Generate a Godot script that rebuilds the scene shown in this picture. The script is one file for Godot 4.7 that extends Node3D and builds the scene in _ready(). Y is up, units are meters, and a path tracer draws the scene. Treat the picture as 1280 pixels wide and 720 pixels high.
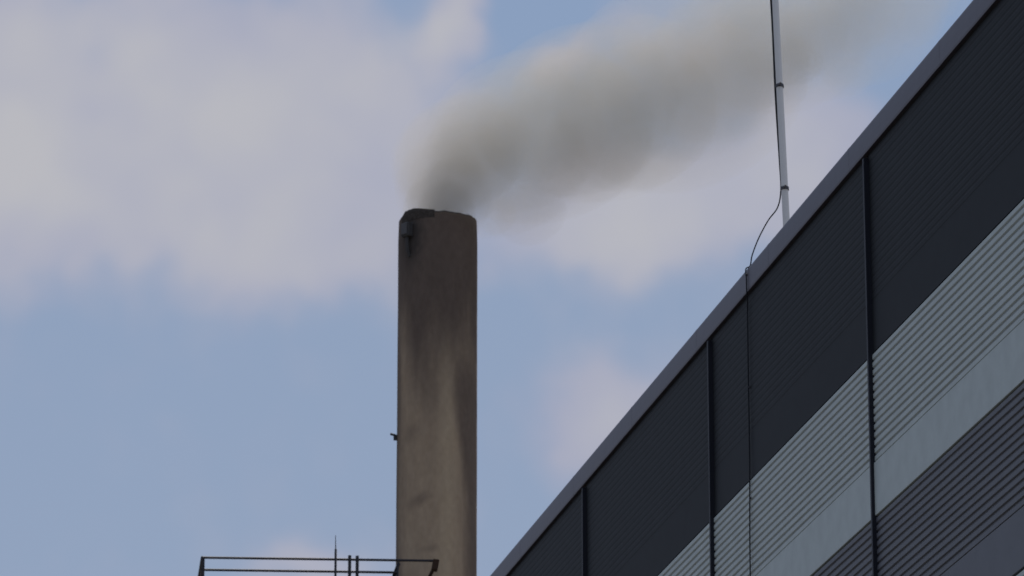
extends Node3D

var used := {}
var rng := RandomNumberGenerator.new()

# ------------------------------------------------------------------ helpers
func numbered(called: String, parent: Node) -> String:
	var key := str(parent.get_instance_id()) + called
	var n: int = used.get(key, 0)
	used[key] = n + 1
	return called if n == 0 else "%s_%03d" % [called, n]

func thing(called: String, label: String, category: String, at := Vector3.ZERO, turn := 0.0) -> Node3D:
	var o := Node3D.new()
	o.name = numbered(called, self)
	add_child(o, true)
	o.position = at
	o.rotation.y = turn
	o.set_meta("label", label)
	o.set_meta("category", category)
	return o

func obj(called: String, mesh: Mesh, mat: Material, parent: Node, at := Vector3.ZERO) -> MeshInstance3D:
	var o := MeshInstance3D.new()
	o.name = numbered(called, parent)
	o.mesh = mesh
	o.material_override = mat
	parent.add_child(o, true)
	o.position = at
	return o

func mat(c: Color, rough := 0.6, metal := 0.0, spec := 0.5) -> StandardMaterial3D:
	var m := StandardMaterial3D.new()
	m.albedo_color = c.linear_to_srgb()
	m.roughness = rough
	m.metallic = metal
	m.metallic_specular = spec
	return m

func noise_tex(freq: float, lo: float, hi: float, seed_: int, size := 512, octaves := 4, tint := Color(1, 1, 1)) -> NoiseTexture2D:
	var f := FastNoiseLite.new()
	f.noise_type = FastNoiseLite.TYPE_SIMPLEX_SMOOTH
	f.frequency = freq
	f.fractal_octaves = octaves
	f.seed = seed_
	var t := NoiseTexture2D.new()
	t.width = size
	t.height = size
	t.seamless = true
	t.noise = f
	var g := Gradient.new()
	g.set_color(0, Color(lo * tint.r, lo * tint.g, lo * tint.b))
	g.set_color(1, Color(hi, hi, hi))
	t.color_ramp = g
	return t

func weathered(m: StandardMaterial3D, tex: Texture2D, scale: float) -> StandardMaterial3D:
	m.albedo_texture = tex
	m.uv1_triplanar = true
	m.uv1_world_triplanar = true
	m.uv1_scale = Vector3(scale, scale, scale)
	return m

func quad(st: SurfaceTool, a: Vector3, b: Vector3, c: Vector3, d: Vector3) -> void:
	for v in [a, b, c, a, c, d]:
		st.add_vertex(v)

# a profile of (y, z) points extruded along x from x0 to x1, ends closed
func extrude(profile: PackedVector2Array, x0: float, x1: float, closed := true) -> ArrayMesh:
	var st := SurfaceTool.new()
	st.begin(Mesh.PRIMITIVE_TRIANGLES)
	st.set_smooth_group(-1)
	var n := profile.size()
	for i in (n if closed else n - 1):
		var p := profile[i]
		var q := profile[(i + 1) % n]
		quad(st, Vector3(x0, p.x, p.y), Vector3(x1, p.x, p.y), Vector3(x1, q.x, q.y), Vector3(x0, q.x, q.y))
	if closed:
		var idx := Geometry2D.triangulate_polygon(profile)
		for x in [x0, x1]:
			for k in range(0, idx.size(), 3):
				for j in ([0, 1, 2] if x == x0 else [0, 2, 1]):
					var p := profile[idx[k + j]]
					st.add_vertex(Vector3(x, p.x, p.y))
	st.generate_normals()
	return st.commit()

# box with chamfered edges
func bevel_box(size: Vector3, c := 0.006) -> ArrayMesh:
	var st := SurfaceTool.new()
	st.begin(Mesh.PRIMITIVE_TRIANGLES)
	st.set_smooth_group(-1)
	var h := size / 2.0
	var pts := []
	for sx in [-1.0, 1.0]:
		for sy in [-1.0, 1.0]:
			for sz in [-1.0, 1.0]:
				var s := Vector3(sx, sy, sz)
				pts.append(s * Vector3(h.x, h.y - c, h.z - c))
				pts.append(s * Vector3(h.x - c, h.y, h.z - c))
				pts.append(s * Vector3(h.x - c, h.y - c, h.z))
	var hull := ConvexPolygonShape3D.new()
	hull.points = PackedVector3Array(pts)
	var f := func(i, k): return pts[i * 3 + k]
	# corner index = sx*4+sy*2+sz
	for k in 3:
		var order: Array = [[0, 1, 3, 2], [4, 6, 7, 5]] if k == 0 else ([[0, 4, 5, 1], [2, 3, 7, 6]] if k == 1 else [[0, 2, 6, 4], [1, 5, 7, 3]])
		for o in order:
			quad(st, f.call(o[0], k), f.call(o[1], k), f.call(o[2], k), f.call(o[3], k))
	for e in [[0, 1, 0, 1], [2, 3, 0, 1], [4, 5, 0, 1], [6, 7, 0, 1], [0, 2, 0, 2], [1, 3, 0, 2], [4, 6, 0, 2], [5, 7, 0, 2], [0, 4, 1, 2], [1, 5, 1, 2], [2, 6, 1, 2], [3, 7, 1, 2]]:
		quad(st, f.call(e[0], e[2]), f.call(e[1], e[2]), f.call(e[1], e[3]), f.call(e[0], e[3]))
	for i in 8:
		for k in 3:
			st.add_vertex(f.call(i, k))
	st.generate_normals()
	return st.commit()

# tube along points with one radius per point
func tube(points: Array, radii: Array, sides := 12, caps := true) -> ArrayMesh:
	var st := SurfaceTool.new()
	st.begin(Mesh.PRIMITIVE_TRIANGLES)
	st.set_smooth_group(0)
	var rings := []
	var up := Vector3.UP
	for i in points.size():
		var t: Vector3 = (points[mini(i + 1, points.size() - 1)] - points[maxi(i - 1, 0)]).normalized()
		if absf(t.dot(up)) > 0.97:
			up = Vector3.RIGHT
		var a := t.cross(up).normalized()
		var b := a.cross(t).normalized()
		up = b
		var ring := []
		for k in sides:
			var w := TAU * k / sides
			ring.append(points[i] + (a * cos(w) + b * sin(w)) * float(radii[i]))
		rings.append(ring)
	for i in points.size() - 1:
		for k in sides:
			var l := (k + 1) % sides
			quad(st, rings[i][k], rings[i][l], rings[i + 1][l], rings[i + 1][k])
	if caps:
		st.set_smooth_group(-1)
		for e in [0, points.size() - 1]:
			for k in sides:
				st.add_vertex(points[e])
				st.add_vertex(rings[e][k])
				st.add_vertex(rings[e][(k + 1) % sides])
	st.generate_normals()
	return st.commit()

func smooth_path(pts: Array, steps := 6) -> Array:
	var out := []
	for i in pts.size() - 1:
		var p0: Vector3 = pts[maxi(i - 1, 0)]
		var p3: Vector3 = pts[mini(i + 2, pts.size() - 1)]
		for s in steps:
			out.append((pts[i] as Vector3).cubic_interpolate(pts[i + 1], p0, p3, float(s) / steps))
	out.append(pts[-1])
	return out

func same(v: float, n: int) -> Array:
	var a := []
	for i in n:
		a.append(v)
	return a

# ------------------------------------------------------------------ sky
var sky_a := FastNoiseLite.new()
var sky_b := FastNoiseLite.new()
# cloud banks: azimuth, elevation, half width, half height (degrees), weight
const BANKS := [
	[-4.96, 19.74, 2.5, 1.35, 1.0], [-6.5, 19.4, 1.7, 1.25, 0.9], [-2.95, 20.64, 2.2, 1.05, 0.9], [-2.03, 19.5, 1.7, 1.15, 0.8],
	[-3.92, 18.45, 2.0, 0.6, 0.6], [-2.0, 18.35, 1.0, 0.5, 0.4], [-0.80, 21.25, 0.30, 0.50, 1.6], [-5.0, 21.5, 1.4, 0.5, 0.45], [-6.6, 21.2, 0.8, 0.6, 0.6], [0.9, 18.8, 1.4, 0.6, 0.85],
	[2.22, 19.1, 1.6, 0.9, 0.9], [3.75, 19.55, 0.9, 0.85, 1.0], [1.25, 16.45, 1.0, 0.66, 1.35], [-2.36, 14.75, 1.0, 0.3, 0.7],
	[0.65, 20.85, 0.5, 0.22, 0.7], [2.6, 20.9, 1.4, 0.6, 0.5],
	[0.22, 21.40, 0.58, 0.34, -1.5], [5.2, 20.3, 0.6, 0.6, -0.5],
]

func sky_color(az: float, el: float) -> Color:
	var a := deg_to_rad(az)
	var e := deg_to_rad(el)
	var d := Vector3(sin(a) * cos(e), sin(e), -cos(a) * cos(e))
	var near := 1.0 - smoothstep(0.7, 1.0, maxf(absf(az) / 12.0, absf(el - 18.0) / 7.5))
	var up := clampf((el - 5.0) / 60.0, 0.0, 1.0)
	var far_d := smoothstep(-0.22, 0.30, sky_a.get_noise_3dv(d * 60.0) + 0.04)
	var cover := far_d * 0.85
	var bright := sky_b.get_noise_3dv(d * 90.0 + Vector3(7, 3, 1))
	if near > 0.0:
		var wx := sky_b.get_noise_3dv(d * 700.0) * 0.38 + sky_b.get_noise_3dv(d * 2600.0) * 0.10
		var wy := sky_b.get_noise_3dv(d * 700.0 + Vector3(31, 5, 9)) * 0.32 + sky_b.get_noise_3dv(d * 2600.0 + Vector3(3, 51, 9)) * 0.09
		var s := 0.0
		for b in BANKS:
			var qx: float = (az + wx - b[0]) / b[2]
			var qy: float = (el + wy - b[1]) / b[3]
			s += b[4] * exp(-(qx * qx + qy * qy) * 1.1)
		s += sky_b.get_noise_3dv(d * 500.0 + Vector3(1, 9, 4)) * 0.30 + sky_b.get_noise_3dv(d * 1700.0) * 0.20
		var c := smoothstep(-0.05, 0.90, s)
		cover = lerpf(cover, c, near)
		bright = lerpf(bright, clampf((s - 0.9) * 0.8, -0.4, 0.6) + sky_b.get_noise_3dv(d * 420.0 + Vector3(2, 2, 8)) * 0.9, near)
	var clear := Color(0.298, 0.374, 0.516).lerp(Color(0.20, 0.30, 0.49), smoothstep(0.0, 0.7, up))
	clear = clear.lerp(Color(0.25, 0.345, 0.52), smoothstep(19.5, 21.5, el) * 0.7)
	var cloud := Color(0.415, 0.428, 0.520)
	cloud = cloud.lerp(Color(0.488, 0.489, 0.526), clampf(bright, 0.0, 1.0))
	cloud = cloud.lerp(Color(0.362, 0.388, 0.512), clampf(-bright * 1.2, 0.0, 1.0))
	return clear.lerp(cloud, cover)

func make_sky() -> Image:
	sky_a.noise_type = FastNoiseLite.TYPE_SIMPLEX_SMOOTH
	sky_a.seed = 11
	sky_a.frequency = 0.05
	sky_a.fractal_octaves = 5
	sky_b.noise_type = FastNoiseLite.TYPE_SIMPLEX_SMOOTH
	sky_b.seed = 23
	sky_b.frequency = 0.05
	sky_b.fractal_octaves = 3
	var w := 512
	var h := 256
	var small := Image.create_empty(w, h, false, Image.FORMAT_RGBF)
	for y in h:
		var el := 90.0 - (y + 0.5) * 180.0 / h
		for x in w:
			if el < -1.5:
				small.set_pixel(x, y, Color(0.17, 0.17, 0.18))
			else:
				small.set_pixel(x, y, sky_color(wrapf((x + 0.5) * 360.0 / w, -180.0, 180.0), maxf(el, 0.2)))
	small.resize(4096, 2048, Image.INTERPOLATE_CUBIC)
	# straight ahead is column 0; the same sky worked out finely where the small clouds are
	for y in range(740, 926):
		var el := 90.0 - (y + 0.5) * 180.0 / 2048.0
		for x in range(-148, 148):
			small.set_pixel(posmod(x, 4096), y, sky_color((x + 0.5) * 360.0 / 4096.0, el))
	return small

# ------------------------------------------------------------------ chimney skin
func chimney_skin() -> ImageTexture:
	var w := 384
	var h := 1400
	var im := Image.create_empty(w, h, false, Image.FORMAT_RGB8)
	var n := FastNoiseLite.new()
	n.noise_type = FastNoiseLite.TYPE_SIMPLEX_SMOOTH
	n.seed = 5
	n.frequency = 0.02
	n.fractal_octaves = 4
	var base := Color(0.375, 0.284, 0.194)
	var soot := Color(0.122, 0.092, 0.074)
	for y in h:
		var m := float(y) / h * 47.2          # metres below the rim
		for x in w:
			var u := float(x) / w
			var ang := u * TAU                   # 0 faces the road
			var s := sin(ang)
			var front := 1.0 if cos(ang) > 0.0 else -1.0
			var cx := cos(ang) * 60.0
			var cz := sin(ang) * 60.0
			var streak := n.get_noise_3d(cx * 0.62, m * 4.0, cz * 0.62)
			var blot := n.get_noise_3d(cx * 0.5 + 90.0, m * 9.0, cz * 0.5)
			var fine := n.get_noise_3d(cx * 5.0, m * 170.0, cz * 5.0 + 40.0)
			# soot washed down from the mouth
			var reach := 5.25 + streak * 3.0 + blot * 1.2 + 0.6 * s * front
			var k := 1.0 - smoothstep(-2.4, 2.4, m - reach)
			k = maxf(k, 0.26 + 0.4 * streak - 0.02 * m)
			# a long dark band down one side, darker left edge, a few smudges
			var side := smoothstep(-0.16, 0.20, s * front - lerpf(0.30, 0.84, smoothstep(5.2, 9.0, m)) + 0.30 * streak + 0.12 * blot) * smoothstep(2.0, 5.5, m) * (1.0 - smoothstep(16.0, 26.0, m))
			k = maxf(k, side * 0.9)
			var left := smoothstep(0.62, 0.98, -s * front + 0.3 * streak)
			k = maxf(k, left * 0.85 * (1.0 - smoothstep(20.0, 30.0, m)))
			for q in [[-0.42, 8.75, 0.33, 0.20, 0.55], [-0.62, 6.7, 0.26, 0.34, 0.45], [-0.1, 10.2, 0.3, 0.12, 0.35], [-0.62, 1.0, 0.22, 0.75, 0.9]]:
				var dx: float = (s * front - q[0] + fine * 0.05) / q[2]
				var dy: float = (m - q[1] + (s - q[0]) * 0.3 + blot * 0.2) / q[3]
				k = maxf(k, q[4] * exp(-dx * dx - dy * dy) if front > 0.0 else 0.0)
			# paler vertical run right of the middle
			var run := exp(-pow((s * front - 0.26 - 0.02 * sin(m)) / 0.2, 2.0)) * smoothstep(3.0, 6.0, m + streak * 2.0) * (1.0 - smoothstep(14.0, 22.0, m))
			var c := base.lerp(soot, clampf(k, 0.0, 1.0))
			c = c.lerp(Color(0.440, 0.345, 0.232), run * 0.55)
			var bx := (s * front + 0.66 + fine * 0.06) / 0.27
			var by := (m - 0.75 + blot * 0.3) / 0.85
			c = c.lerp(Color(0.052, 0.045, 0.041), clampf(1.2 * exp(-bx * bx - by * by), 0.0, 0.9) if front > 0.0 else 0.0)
			var g := 1.0 + fine * 0.12 + blot * 0.14 + streak * 0.06
			c = Color(c.r * g, c.g * g, c.b * g)
			im.set_pixel(x, y, c.linear_to_srgb())
	im.generate_mipmaps()
	return ImageTexture.create_from_image(im)

# ------------------------------------------------------------------ scene
func _ready() -> void:
	rng.seed = 77
	# camera
	var cam := Camera3D.new()
	cam.name = "camera"
	cam.fov = 6.867
	cam.near = 0.5
	cam.far = 6000.0
	add_child(cam)
	cam.position = Vector3(0, 1.6, 0)
	cam.rotation = Vector3(deg_to_rad(18.0905), 0, 0)
	cam.current = true
	var glass := CameraAttributesPhysical.new()    # a 200 mm lens, not quite in focus
	glass.frustum_focal_length = 200.012
	glass.frustum_focus_distance = 58.0
	glass.frustum_near = 0.5
	glass.frustum_far = 6000.0
	glass.exposure_aperture = 6.3
	cam.attributes = glass
	# sky, exposure
	var pano := PanoramaSkyMaterial.new()
	pano.panorama = ImageTexture.create_from_image(make_sky())
	pano.energy_multiplier = 1.111
	var sky := Sky.new()
	sky.sky_material = pano
	var env := Environment.new()
	env.background_mode = Environment.BG_SKY
	env.sky = sky
	env.tonemap_mode = Environment.TONE_MAPPER_LINEAR
	env.tonemap_exposure = 0.9
	env.sdfgi_enabled = true
	env.ssao_enabled = true
	env.ssil_enabled = true
	env.volumetric_fog_enabled = true
	env.volumetric_fog_density = 0.0
	var we := WorldEnvironment.new()
	we.name = "air"
	we.environment = env
	add_child(we)
	# sun: high behind the factory, veiled by thin cloud
	var sun := DirectionalLight3D.new()
	sun.name = "sun"
	sun.light_energy = 1.6
	sun.light_color = Color(1.0, 0.95, 0.87)
	sun.light_angular_distance = 0.5
	sun.shadow_enabled = true
	add_child(sun)
	var to_sun := Vector3(sin(deg_to_rad(14.0)) * cos(deg_to_rad(56.0)), sin(deg_to_rad(56.0)), -cos(deg_to_rad(14.0)) * cos(deg_to_rad(56.0)))
	sun.look_at_from_position(to_sun * 300.0, Vector3.ZERO)

	build_ground()
	build_factory()
	build_chimney()
	build_gantry()
	build_mast()
	build_smoke()

func build_ground() -> void:
	var pm := PlaneMesh.new()
	pm.size = Vector2(6000, 6000)
	var g := obj("ground", pm, weathered(mat(Color(0.12, 0.118, 0.112), 0.95), noise_tex(0.01, 0.75, 1.0, 3), 0.05), self)
	g.set_meta("kind", "structure")

const BAY := 10.0
const TOP := 27.60          # underside of the parapet capping

func rib_mesh(x0: float, x1: float) -> ArrayMesh:
	# one pressed rib of the sheet, sitting on the pan at z = 0
	return extrude(PackedVector2Array([Vector2(-0.050, 0.0), Vector2(-0.040, -0.017), Vector2(-0.034, -0.022), Vector2(0.034, -0.022), Vector2(0.040, -0.017), Vector2(0.050, 0.0)]), x0, x1)

func build_factory() -> void:
	var b := thing("factory_building", "long factory hall at right with ribbed metal cladding in charcoal and pale grey bands", "building", Vector3(5.7252, 0, -72.714), deg_to_rad(102.2459))
	var grime := noise_tex(0.012, 0.93, 1.0, 41, 512, 5)
	var charcoal := weathered(mat(Color(0.0225, 0.0255, 0.029), 0.6, 0.0, 0.2), grime, 0.23)
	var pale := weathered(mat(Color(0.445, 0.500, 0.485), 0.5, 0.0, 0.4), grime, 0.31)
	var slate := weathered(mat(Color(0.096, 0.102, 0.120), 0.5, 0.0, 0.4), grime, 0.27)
	var pale_pan_shaded := weathered(mat(Color(0.30, 0.33, 0.345), 0.6), grime, 0.31)  # same metal as the ribs, darkened: groove shade painted into the pan
	var slate_pan_shaded := weathered(mat(Color(0.068, 0.069, 0.083), 0.6), grime, 0.27)  # slate likewise: shade between the ribs put into the pan colour
	var trim := weathered(mat(Color(0.090, 0.083, 0.104), 0.45, 0.0, 0.4), grime, 0.4)
	var fin_mat := mat(Color(0.018, 0.020, 0.028), 0.5, 0.0, 0.3)
	var body := weathered(mat(Color(0.10, 0.10, 0.11), 0.8), grime, 0.2)
	obj("wall", bevel_box(Vector3(100.0, 27.3, 24.0), 0.02), body, b, Vector3(15.0, 13.65, 12.05))
	obj("roof", bevel_box(Vector3(99.6, 0.22, 23.3), 0.02), weathered(mat(Color(0.2, 0.2, 0.2), 0.9), grime, 0.3), b, Vector3(15.0, 27.412, 12.2))
	obj("lower_cladding", bevel_box(Vector3(100.0, 15.4, 0.05), 0.01), slate, b, Vector3(15.0, 7.75, 0.02))
	# bands from the top: dark ribs and dark flat strip, pale ribs and pale flat strip, slate ribs and slate flat strip, pale ribs again
	var gap := 0.006
	for i in range(-3, 6):
		var x0 := i * BAY + 0.028
		var x1 := (i + 1) * BAY - 0.028
		var len_ := x1 - x0
		var mid := (x0 + x1) / 2.0
		var runs := [[x0, x1]]
		# dark top: ribs joined into the sheet, too faint to tell apart
		for r in [[x0, x1]]:
			var prof := PackedVector2Array()
			prof.append(Vector2(TOP - 0.004, 0.045))
			prof.append(Vector2(TOP - 0.004, 0.0))
			var y := TOP - 0.05
			while y > 25.2:
				prof.append_array([Vector2(y, 0.0), Vector2(y - 0.016, -0.0045), Vector2(y - 0.086, -0.0045), Vector2(y - 0.102, 0.0)])
				y -= 0.12857
			prof.append_array([Vector2(25.08, 0.0), Vector2(25.08, -0.006), Vector2(24.262, -0.006), Vector2(24.262, 0.045)])
			obj("dark_ribbed_panel", extrude(prof, r[0], r[1]), charcoal, b)
		var bands := [[24.25, pale, pale_pan_shaded, "pale"], [21.575, slate, slate_pan_shaded, "slate"], [18.90, pale, pale_pan_shaded, "pale"]]
		for band in bands:
			var top: float = band[0]
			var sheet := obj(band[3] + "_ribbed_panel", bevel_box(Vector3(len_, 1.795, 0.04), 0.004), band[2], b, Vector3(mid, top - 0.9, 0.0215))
			for r in runs:
				var rm := rib_mesh(r[0] - mid, r[1] - mid)
				for k in 14:
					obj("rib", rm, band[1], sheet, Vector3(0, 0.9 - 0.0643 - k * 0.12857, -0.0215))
			if top > 19.0:
				for r in runs:
					obj(band[3] + "_flat_panel", bevel_box(Vector3(r[1] - r[0], 0.866, 0.078), 0.006), band[1], b, Vector3((r[0] + r[1]) / 2.0, top - 1.8 - 0.437, 0.001))
			else:
				obj(band[3] + "_flat_panel", bevel_box(Vector3(len_, 1.2, 0.07), 0.006), band[1], b, Vector3(mid, top - 2.4, 0.005))
	# cover fins over the joints
	var fin := bevel_box(Vector3(0.075, 27.5, 0.15), 0.008)
	for i in range(-3, 7):
		obj("cover_fin", fin, fin_mat, b, Vector3(i * BAY, 13.79, -0.015))
	# parapet capping in lengths
	var cap := PackedVector2Array([
		Vector2(27.635, 0.06), Vector2(27.635, -0.040), Vector2(27.605, -0.052), Vector2(27.605, -0.066), Vector2(27.64, -0.074), Vector2(27.80, -0.076),
		Vector2(27.98, -0.072), Vector2(28.02, -0.060), Vector2(28.035, -0.035), Vector2(28.045, 0.12), Vector2(28.03, 0.15), Vector2(27.98, 0.16), Vector2(27.635, 0.16)])
	for i in range(-6, 12):
		obj("capping", extrude(cap, i * 5.0 + 0.9 + 0.004, i * 5.0 + 5.9 - 0.004), trim, b)
	# lapped cover strips over the capping joints, and a dark soffit closing the gap under it
	var lap := PackedVector2Array()
	for q in cap:
		lap.append(Vector2(27.84 + (q.x - 27.84) * 1.012, 0.01 + (q.y - 0.01) * 1.016))
	for i in range(-5, 12):
		obj("joint_cover", extrude(lap, i * 5.0 + 0.84, i * 5.0 + 0.96), trim, b)
	obj("soffit", bevel_box(Vector3(99.8, 0.13, 0.09), 0.004), fin_mat, b, Vector3(15.0, 27.585, 0.10))

func build_chimney() -> void:
	var at := Vector3(-2.167, 0, -133.0)
	var c := thing("chimney", "tall round concrete factory chimney with soot-blackened top and smoke above", "chimney", at)
	var m := StandardMaterial3D.new()
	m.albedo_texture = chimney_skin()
	m.roughness = 0.92
	m.metallic_specular = 0.3
	var bump := noise_tex(0.03, 0.0, 1.0, 9, 512, 5)
	m.normal_enabled = true
	var f := FastNoiseLite.new()
	f.seed = 8
	f.frequency = 0.05
	f.fractal_octaves = 4
	var nt := NoiseTexture2D.new()
	nt.noise = f
	nt.seamless = true
	nt.as_normal_map = true
	nt.bump_strength = 3.0
	m.normal_texture = nt
	m.normal_scale = 0.25
	var st := SurfaceTool.new()
	st.begin(Mesh.PRIMITIVE_TRIANGLES)
	st.set_smooth_group(0)
	var nz := FastNoiseLite.new()
	nz.seed = 3
	nz.frequency = 0.35
	var rim := 47.08
	var ys := []
	for i in 60:
		ys.append(rim * pow(i / 59.0, 0.8))
	var sides := 96
	var p := func(a: float, y: float) -> Vector3:
		var r := 1.158 + 0.008 * nz.get_noise_3d(cos(a) * 2.0, y * 0.6, sin(a) * 2.0)
		if y >= rim - 0.001:
			r -= 0.02
		return Vector3(sin(a) * r, y + (0.055 * nz.get_noise_2d(sin(a) * 9.0, cos(a) * 9.0) - 0.09 * maxf(cos(a), 0.0) if y > rim - 0.001 else 0.0), cos(a) * r)
	for i in ys.size() - 1:
		for k in sides:
			var a0 := TAU * k / sides
			var a1 := TAU * (k + 1) / sides
			var v := [[a0, ys[i], k], [a0, ys[i + 1], k], [a1, ys[i + 1], k + 1], [a1, ys[i], k + 1]]
			for q in [v[0], v[1], v[2], v[0], v[2], v[3]]:
				st.set_uv(Vector2(float(q[2]) / sides, 1.0 - q[1] / rim))
				st.add_vertex(p.call(q[0], q[1]))
	st.generate_normals()
	st.generate_tangents()
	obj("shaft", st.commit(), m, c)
	# mouth: rounded rim ring and the sooty flue inside
	var soot := weathered(mat(Color(0.095, 0.082, 0.072), 0.95, 0.0, 0.2), noise_tex(0.03, 0.6, 1.0, 14), 0.8)
	var ring := PackedVector2Array([Vector2(1.138, rim - 0.01), Vector2(1.125, rim + 0.035), Vector2(1.09, rim + 0.06), Vector2(0.96, rim + 0.06), Vector2(0.93, rim + 0.03), Vector2(0.92, rim - 4.0), Vector2(0.2, rim - 4.1)])
	st = SurfaceTool.new()
	st.begin(Mesh.PRIMITIVE_TRIANGLES)
	st.set_smooth_group(0)
	for k in sides:
		var a0 := TAU * k / sides
		var a1 := TAU * (k + 1) / sides
		for i in ring.size() - 1:
			var g := func(a: float, q: Vector2) -> Vector3: return Vector3(sin(a) * q.x, q.y + (0.055 * nz.get_noise_2d(sin(a) * 9.0, cos(a) * 9.0) - 0.09 * maxf(cos(a), 0.0) if q.y > rim - 1.0 else 0.0), cos(a) * q.x)
			quad(st, g.call(a0, ring[i]), g.call(a0, ring[i + 1]), g.call(a1, ring[i + 1]), g.call(a1, ring[i]))
	st.generate_normals()
	obj("rim", st.commit(), soot, c)
	# a raised length of crust and flashing on the left of the mouth
	st = SurfaceTool.new()
	st.begin(Mesh.PRIMITIVE_TRIANGLES)
	st.set_smooth_group(0)
	var prof := [Vector2(1.16, rim - 0.24), Vector2(1.175, rim - 0.02), Vector2(1.155, rim + 0.10), Vector2(1.06, rim + 0.13), Vector2(1.0, rim + 0.02)]
	var n := 26
	for k in n:
		for i in prof.size() - 1:
			var g := func(j: int, q: Vector2) -> Vector3:
				var a := deg_to_rad(-66.0 + 62.0 * j / n)
				var e := smoothstep(0.0, 5.0, float(j)) * smoothstep(0.0, 15.0, float(n - j))
				var yy := q.y + 0.03 * nz.get_noise_2d(j * 2.0, 3.0)
				return Vector3(sin(a) * lerpf(1.14, q.x, maxf(e, 0.3)), lerpf(minf(yy, rim), yy, e), cos(a) * lerpf(1.14, q.x, maxf(e, 0.3)))
			quad(st, g.call(k, prof[i]), g.call(k, prof[i + 1]), g.call(k + 1, prof[i + 1]), g.call(k + 1, prof[i]))
	st.generate_normals()
	obj("flashing", st.commit(), soot, c)
	# small box bracketed on near the top
	var dark := mat(Color(0.034, 0.032, 0.032), 0.7)
	var ab := deg_to_rad(-44.0)
	var box := obj("junction_box", bevel_box(Vector3(0.30, 0.42, 0.22), 0.02), dark, c, Vector3(sin(ab) * 1.27, 46.52, cos(ab) * 1.27))
	box.rotation.y = ab
	var lid := obj("lid", bevel_box(Vector3(0.24, 0.34, 0.03), 0.01), mat(Color(0.06, 0.056, 0.056), 0.6), box, Vector3(0, 0.01, 0.125))
	lid.set_meta("kind", "thing")
	var pipe := obj("conduit", tube([Vector3(0, -0.2, 0.0), Vector3(0, -0.62, -0.03), Vector3(0, -0.78, -0.12)], same(0.05, 3)), dark, box)
	pipe.rotation = Vector3.ZERO
	# a stub bracket sticking out on the left
	var al := deg_to_rad(-82.0)
	var lug := obj("stub_bracket", bevel_box(Vector3(0.05, 0.06, 0.24), 0.008), dark, c, Vector3(sin(al) * 1.24, 40.53, cos(al) * 1.24))
	lug.rotation = Vector3(deg_to_rad(-16), al, 0)
	var web := obj("stub_plate", bevel_box(Vector3(0.03, 0.16, 0.12), 0.006), dark, c, Vector3(sin(al) * 1.20, 40.45, cos(al) * 1.20))
	web.rotation.y = al
	# plinth at the foot
	obj("plinth", bevel_box(Vector3(4.2, 1.2, 4.2), 0.05), weathered(mat(Color(0.3, 0.29, 0.27), 0.9), noise_tex(0.02, 0.6, 1.0, 19), 0.3), c, Vector3(0, 0.6, 0))

func bar(called: String, parent: Node, m: Material, a: Vector3, b: Vector3, r: float) -> MeshInstance3D:
	return obj(called, tube([a, b], [r, r], 10), m, parent)

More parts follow.
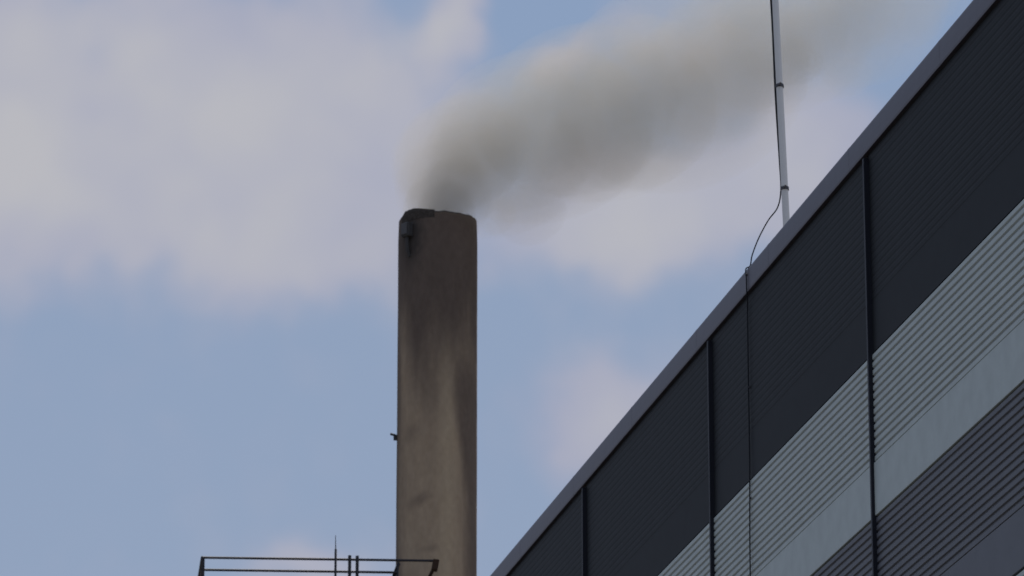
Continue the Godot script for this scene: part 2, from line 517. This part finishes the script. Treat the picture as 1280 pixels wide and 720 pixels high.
func build_gantry() -> void:
	var at := Vector3(-8.61, 0, -129.2)
	var g := thing("steel_gantry", "dark steel service gantry with handrails in front of the chimney", "gantry", at)
	var steel := weathered(mat(Color(0.035, 0.034, 0.045), 0.6, 0.0, 0.4), noise_tex(0.04, 0.6, 1.0, 27), 0.9)
	var rust := weathered(mat(Color(0.10, 0.062, 0.045), 0.9, 0.0, 0.2), noise_tex(0.06, 0.4, 1.0, 29), 1.4)
	var y := 35.92
	var right := Vector3(6.535, y, -0.35)
	var r := 0.034
	bar("top_rail", g, steel, Vector3(0, y, 0), right, r)
	bar("middle_rail", g, steel, Vector3(0.04, y - 0.352, 0.0), Vector3(5.42, y - 0.352, -0.29), r)
	# rails going back along the two ends
	bar("top_rail", g, steel, Vector3(0, y, 0), Vector3(-0.30, y, -2.9), 0.045)
	bar("middle_rail", g, steel, Vector3(0.0, y - 0.352, 0), Vector3(-0.30, y - 0.352, -2.9), r)
	bar("top_rail", g, rust, right, Vector3(6.22, y, -2.55), 0.05)
	var knee := obj("end_bracket", bevel_box(Vector3(0.17, 0.30, 0.26), 0.012), rust, g, Vector3(6.47, y - 0.13, -0.36))
	knee.rotation = Vector3(0, 0.1, -0.18)
	bar("brace", g, steel, Vector3(5.45, y - 0.10, -0.28), Vector3(5.22, y - 0.50, -1.0), 0.05)
	bar("brace", g, steel, Vector3(5.44, y, -0.29), Vector3(5.42, y - 0.40, -0.29), 0.032)
	var deck_y := y - 1.12
	for p in [[Vector3(0.03, 0, 0.0), 0.04, 0.0], [Vector3(-0.30, 0, -2.9), 0.04, 0.0], [Vector3(4.09, 0, -0.21), 0.047, 0.115], [Vector3(4.30, 0, -0.22), 0.047, 0.105], [Vector3(5.42, 0, -0.30), 0.036, -0.35]]:
		bar("post", g, steel, Vector3(p[0].x, deck_y, p[0].z), Vector3(p[0].x, y + p[2], p[0].z), p[1])
	obj("rod", tube([Vector3(3.70, deck_y, -0.16), Vector3(3.70, y + 0.28, -0.16), Vector3(3.698, y + 0.29, -0.16), Vector3(3.69, y + 0.68, -0.16)], [0.036, 0.034, 0.016, 0.009], 10), steel, g)
	obj("deck", bevel_box(Vector3(6.75, 0.08, 2.6), 0.01), steel, g, Vector3(3.05, deck_y - 0.04, -1.35))
	for z in [-0.1, -2.5]:
		obj("beam", bevel_box(Vector3(6.75, 0.24, 0.12), 0.01), steel, g, Vector3(3.05, deck_y - 0.205, z))
	for p in [Vector2(-0.1, -0.1), Vector2(-0.1, -2.5), Vector2(6.2, -0.1), Vector2(6.2, -2.5)]:
		obj("column", bevel_box(Vector3(0.22, deck_y - 0.33, 0.22), 0.015), steel, g, Vector3(p.x, (deck_y - 0.33) / 2.0, p.y))

func build_mast() -> void:
	var frame := Transform3D(Basis(Vector3.UP, deg_to_rad(102.2459)), Vector3(5.7252, 0, -72.714))
	var foot := Vector3(6.06, 27.53, 0.35)
	var axis := (Vector3(6.671, 32.879, 0.35) - Vector3(6.2155, 28.4865, 0.35)).normalized()
	var m := thing("aerial_mast", "pale grey metal mast leaning slightly above the factory roof edge", "mast", frame * foot, deg_to_rad(102.2459))
	var galv := weathered(mat(Color(0.68, 0.67, 0.65), 0.5, 0.0), noise_tex(0.03, 0.93, 1.0, 61), 1.7)
	var dark := mat(Color(0.05, 0.05, 0.06), 0.6)
	var on := func(s: float) -> Vector3: return axis * s
	obj("pole", tube([on.call(0.0), on.call(3.62), on.call(9.6)], [0.062, 0.060, 0.055], 20), galv, m)
	obj("base_plate", bevel_box(Vector3(0.34, 0.03, 0.34), 0.006), dark, m, Vector3(0, 0.012, 0))
	obj("parapet_bracket", bevel_box(Vector3(0.16, 0.06, 0.20), 0.006), galv, m, on.call(0.44) + Vector3(0, 0, -0.12))
	for s in [1.66, 3.65, 6.1]:
		var band := obj("clamp", tube([on.call(s - 0.028), on.call(s + 0.028)], [0.075, 0.075], 20), dark, m)
		obj("bolt", bevel_box(Vector3(0.15, 0.03, 0.03), 0.006), dark, band, on.call(s) + Vector3(-0.11, 0, -0.03))
	# the cable: strapped down the mast, then slack to the parapet and over its edge
	var cb := thing("cable", "thin dark cable running down the mast, over the parapet edge and down the cladding", "cable", frame * foot, deg_to_rad(102.2459))
	var pts := []
	for s in [9.4, 7.6, 6.1, 4.9, 3.65, 2.9, 2.2, 1.66]:
		pts.append(on.call(s) + Vector3(0.062 + 0.018 * sin(s * 2.3), 0, -0.055))
	for q in [Vector3(6.42, 28.90, 0.27), Vector3(6.80, 28.78, 0.20), Vector3(7.12, 28.55, 0.11), Vector3(7.24, 28.27, 0.02), Vector3(7.27, 28.085, -0.01), Vector3(7.25, 28.01, -0.096), Vector3(7.22, 27.82, -0.096), Vector3(7.225, 27.64, -0.094), Vector3(7.27, 27.53, -0.075), Vector3(7.37, 27.40, -0.042), Vector3(7.41, 27.2, -0.036), Vector3(7.42, 26.0, -0.036), Vector3(7.41, 24.5, -0.040), Vector3(7.42, 23.0, -0.056), Vector3(7.42, 21.5, -0.056), Vector3(7.42, 14.0, -0.056)]:
		pts.append(q - foot)
	var path := smooth_path(pts)
	var radii := []
	for i in path.size():
		radii.append(lerpf(0.030, 0.012, smoothstep(0.05, 0.34, float(i) / path.size())))
	obj("sheath", tube(path, radii, 8), mat(Color(0.026, 0.028, 0.033), 0.8, 0.0, 0.15), cb)
	for q in [Vector3(7.235, 27.90, -0.092), Vector3(7.42, 25.9, -0.024), Vector3(7.42, 23.9, -0.036), Vector3(7.42, 22.1, -0.046)]:
		obj("clip", bevel_box(Vector3(0.06, 0.03, 0.03), 0.004), dark, cb, q - foot)

func build_smoke() -> void:
	var origin := Vector3(-2.167, 47.1, -133.0)
	var s := thing("smoke_plume", "grey smoke plume rising from the chimney and drifting right", "smoke", origin)
	s.set_meta("kind", "stuff")
	# centre line, half width, density per metre
	var path := [
		[Vector3(0.0, -0.75, 0.0), 0.90, 0.22], [Vector3(0.02, 0.35, 0.0), 1.20, 0.25], [Vector3(0.48, 1.20, 0.1), 1.75, 0.175], [Vector3(1.2, 1.90, 0.2), 2.4, 0.145], [Vector3(2.4, 2.25, 0.3), 2.95, 0.130], [Vector3(3.8, 2.6, 0.3), 3.25, 0.115],
		[Vector3(5.4, 3.5, 0.4), 3.1, 0.104], [Vector3(7.1, 4.3, 0.5), 2.9, 0.095], [Vector3(8.75, 5.0, 0.5), 2.65, 0.092], [Vector3(10.6, 5.6, 0.5), 2.2, 0.092], [Vector3(12.6, 6.3, 0.5), 1.95, 0.078], [Vector3(14.6, 8.4, 0.5), 2.0, 0.030]]
	# walk along it and set down puffs: wide thin ones, a denser middle, small curls at the edge
	for layer in [[1.0, 0.58, 0.10, 0.47], [0.76, 0.54, 0.22, 0.52], [0.48, 0.6, 0.42, 0.45], [0.30, 0.40, 0.84, 0.85]]:
		var t := 0.15 if layer[2] < 0.5 else 1.1
		while t < path.size() - 1.01:
			var k := int(t)
			var f := t - k
			var a: Vector3 = path[k][0]
			var b: Vector3 = path[k + 1][0]
			var w: float = lerpf(path[k][1], path[k + 1][1], f)
			var den: float = lerpf(path[k][2], path[k + 1][2], f)
			var along := (b - a).normalized()
			var off := Vector3(rng.randfn(), rng.randfn(), rng.randfn())
			off = (off - along * off.dot(along)).normalized() * w * layer[2] * rng.randf_range(0.7, 1.15)
			if k == 0:
				off *= 0.3
			var r: float = w * layer[0] * rng.randf_range(0.88, 1.12)
			var v := FogVolume.new()
			v.name = numbered("puff", s)
			v.shape = RenderingServer.FOG_VOLUME_SHAPE_ELLIPSOID
			v.size = Vector3(1.22, rng.randf_range(0.9, 1.05), rng.randf_range(0.92, 1.08)) * r * 2.0
			v.position = a.lerp(b, f) + off
			v.rotation.z = atan2(along.y, along.x) + rng.randf_range(-0.25, 0.25)
			v.rotation.y = rng.randf_range(-0.3, 0.3)
			var fm := FogMaterial.new()
			fm.albedo = Color(1.0, 0.94, 0.79).linear_to_srgb()
			fm.density = den * layer[3] * rng.randf_range(0.75, 1.25)
			fm.edge_fade = 0.4
			v.material = fm
			s.add_child(v, true)
			t += layer[1] * w * rng.randf_range(0.85, 1.15) / (b - a).length()
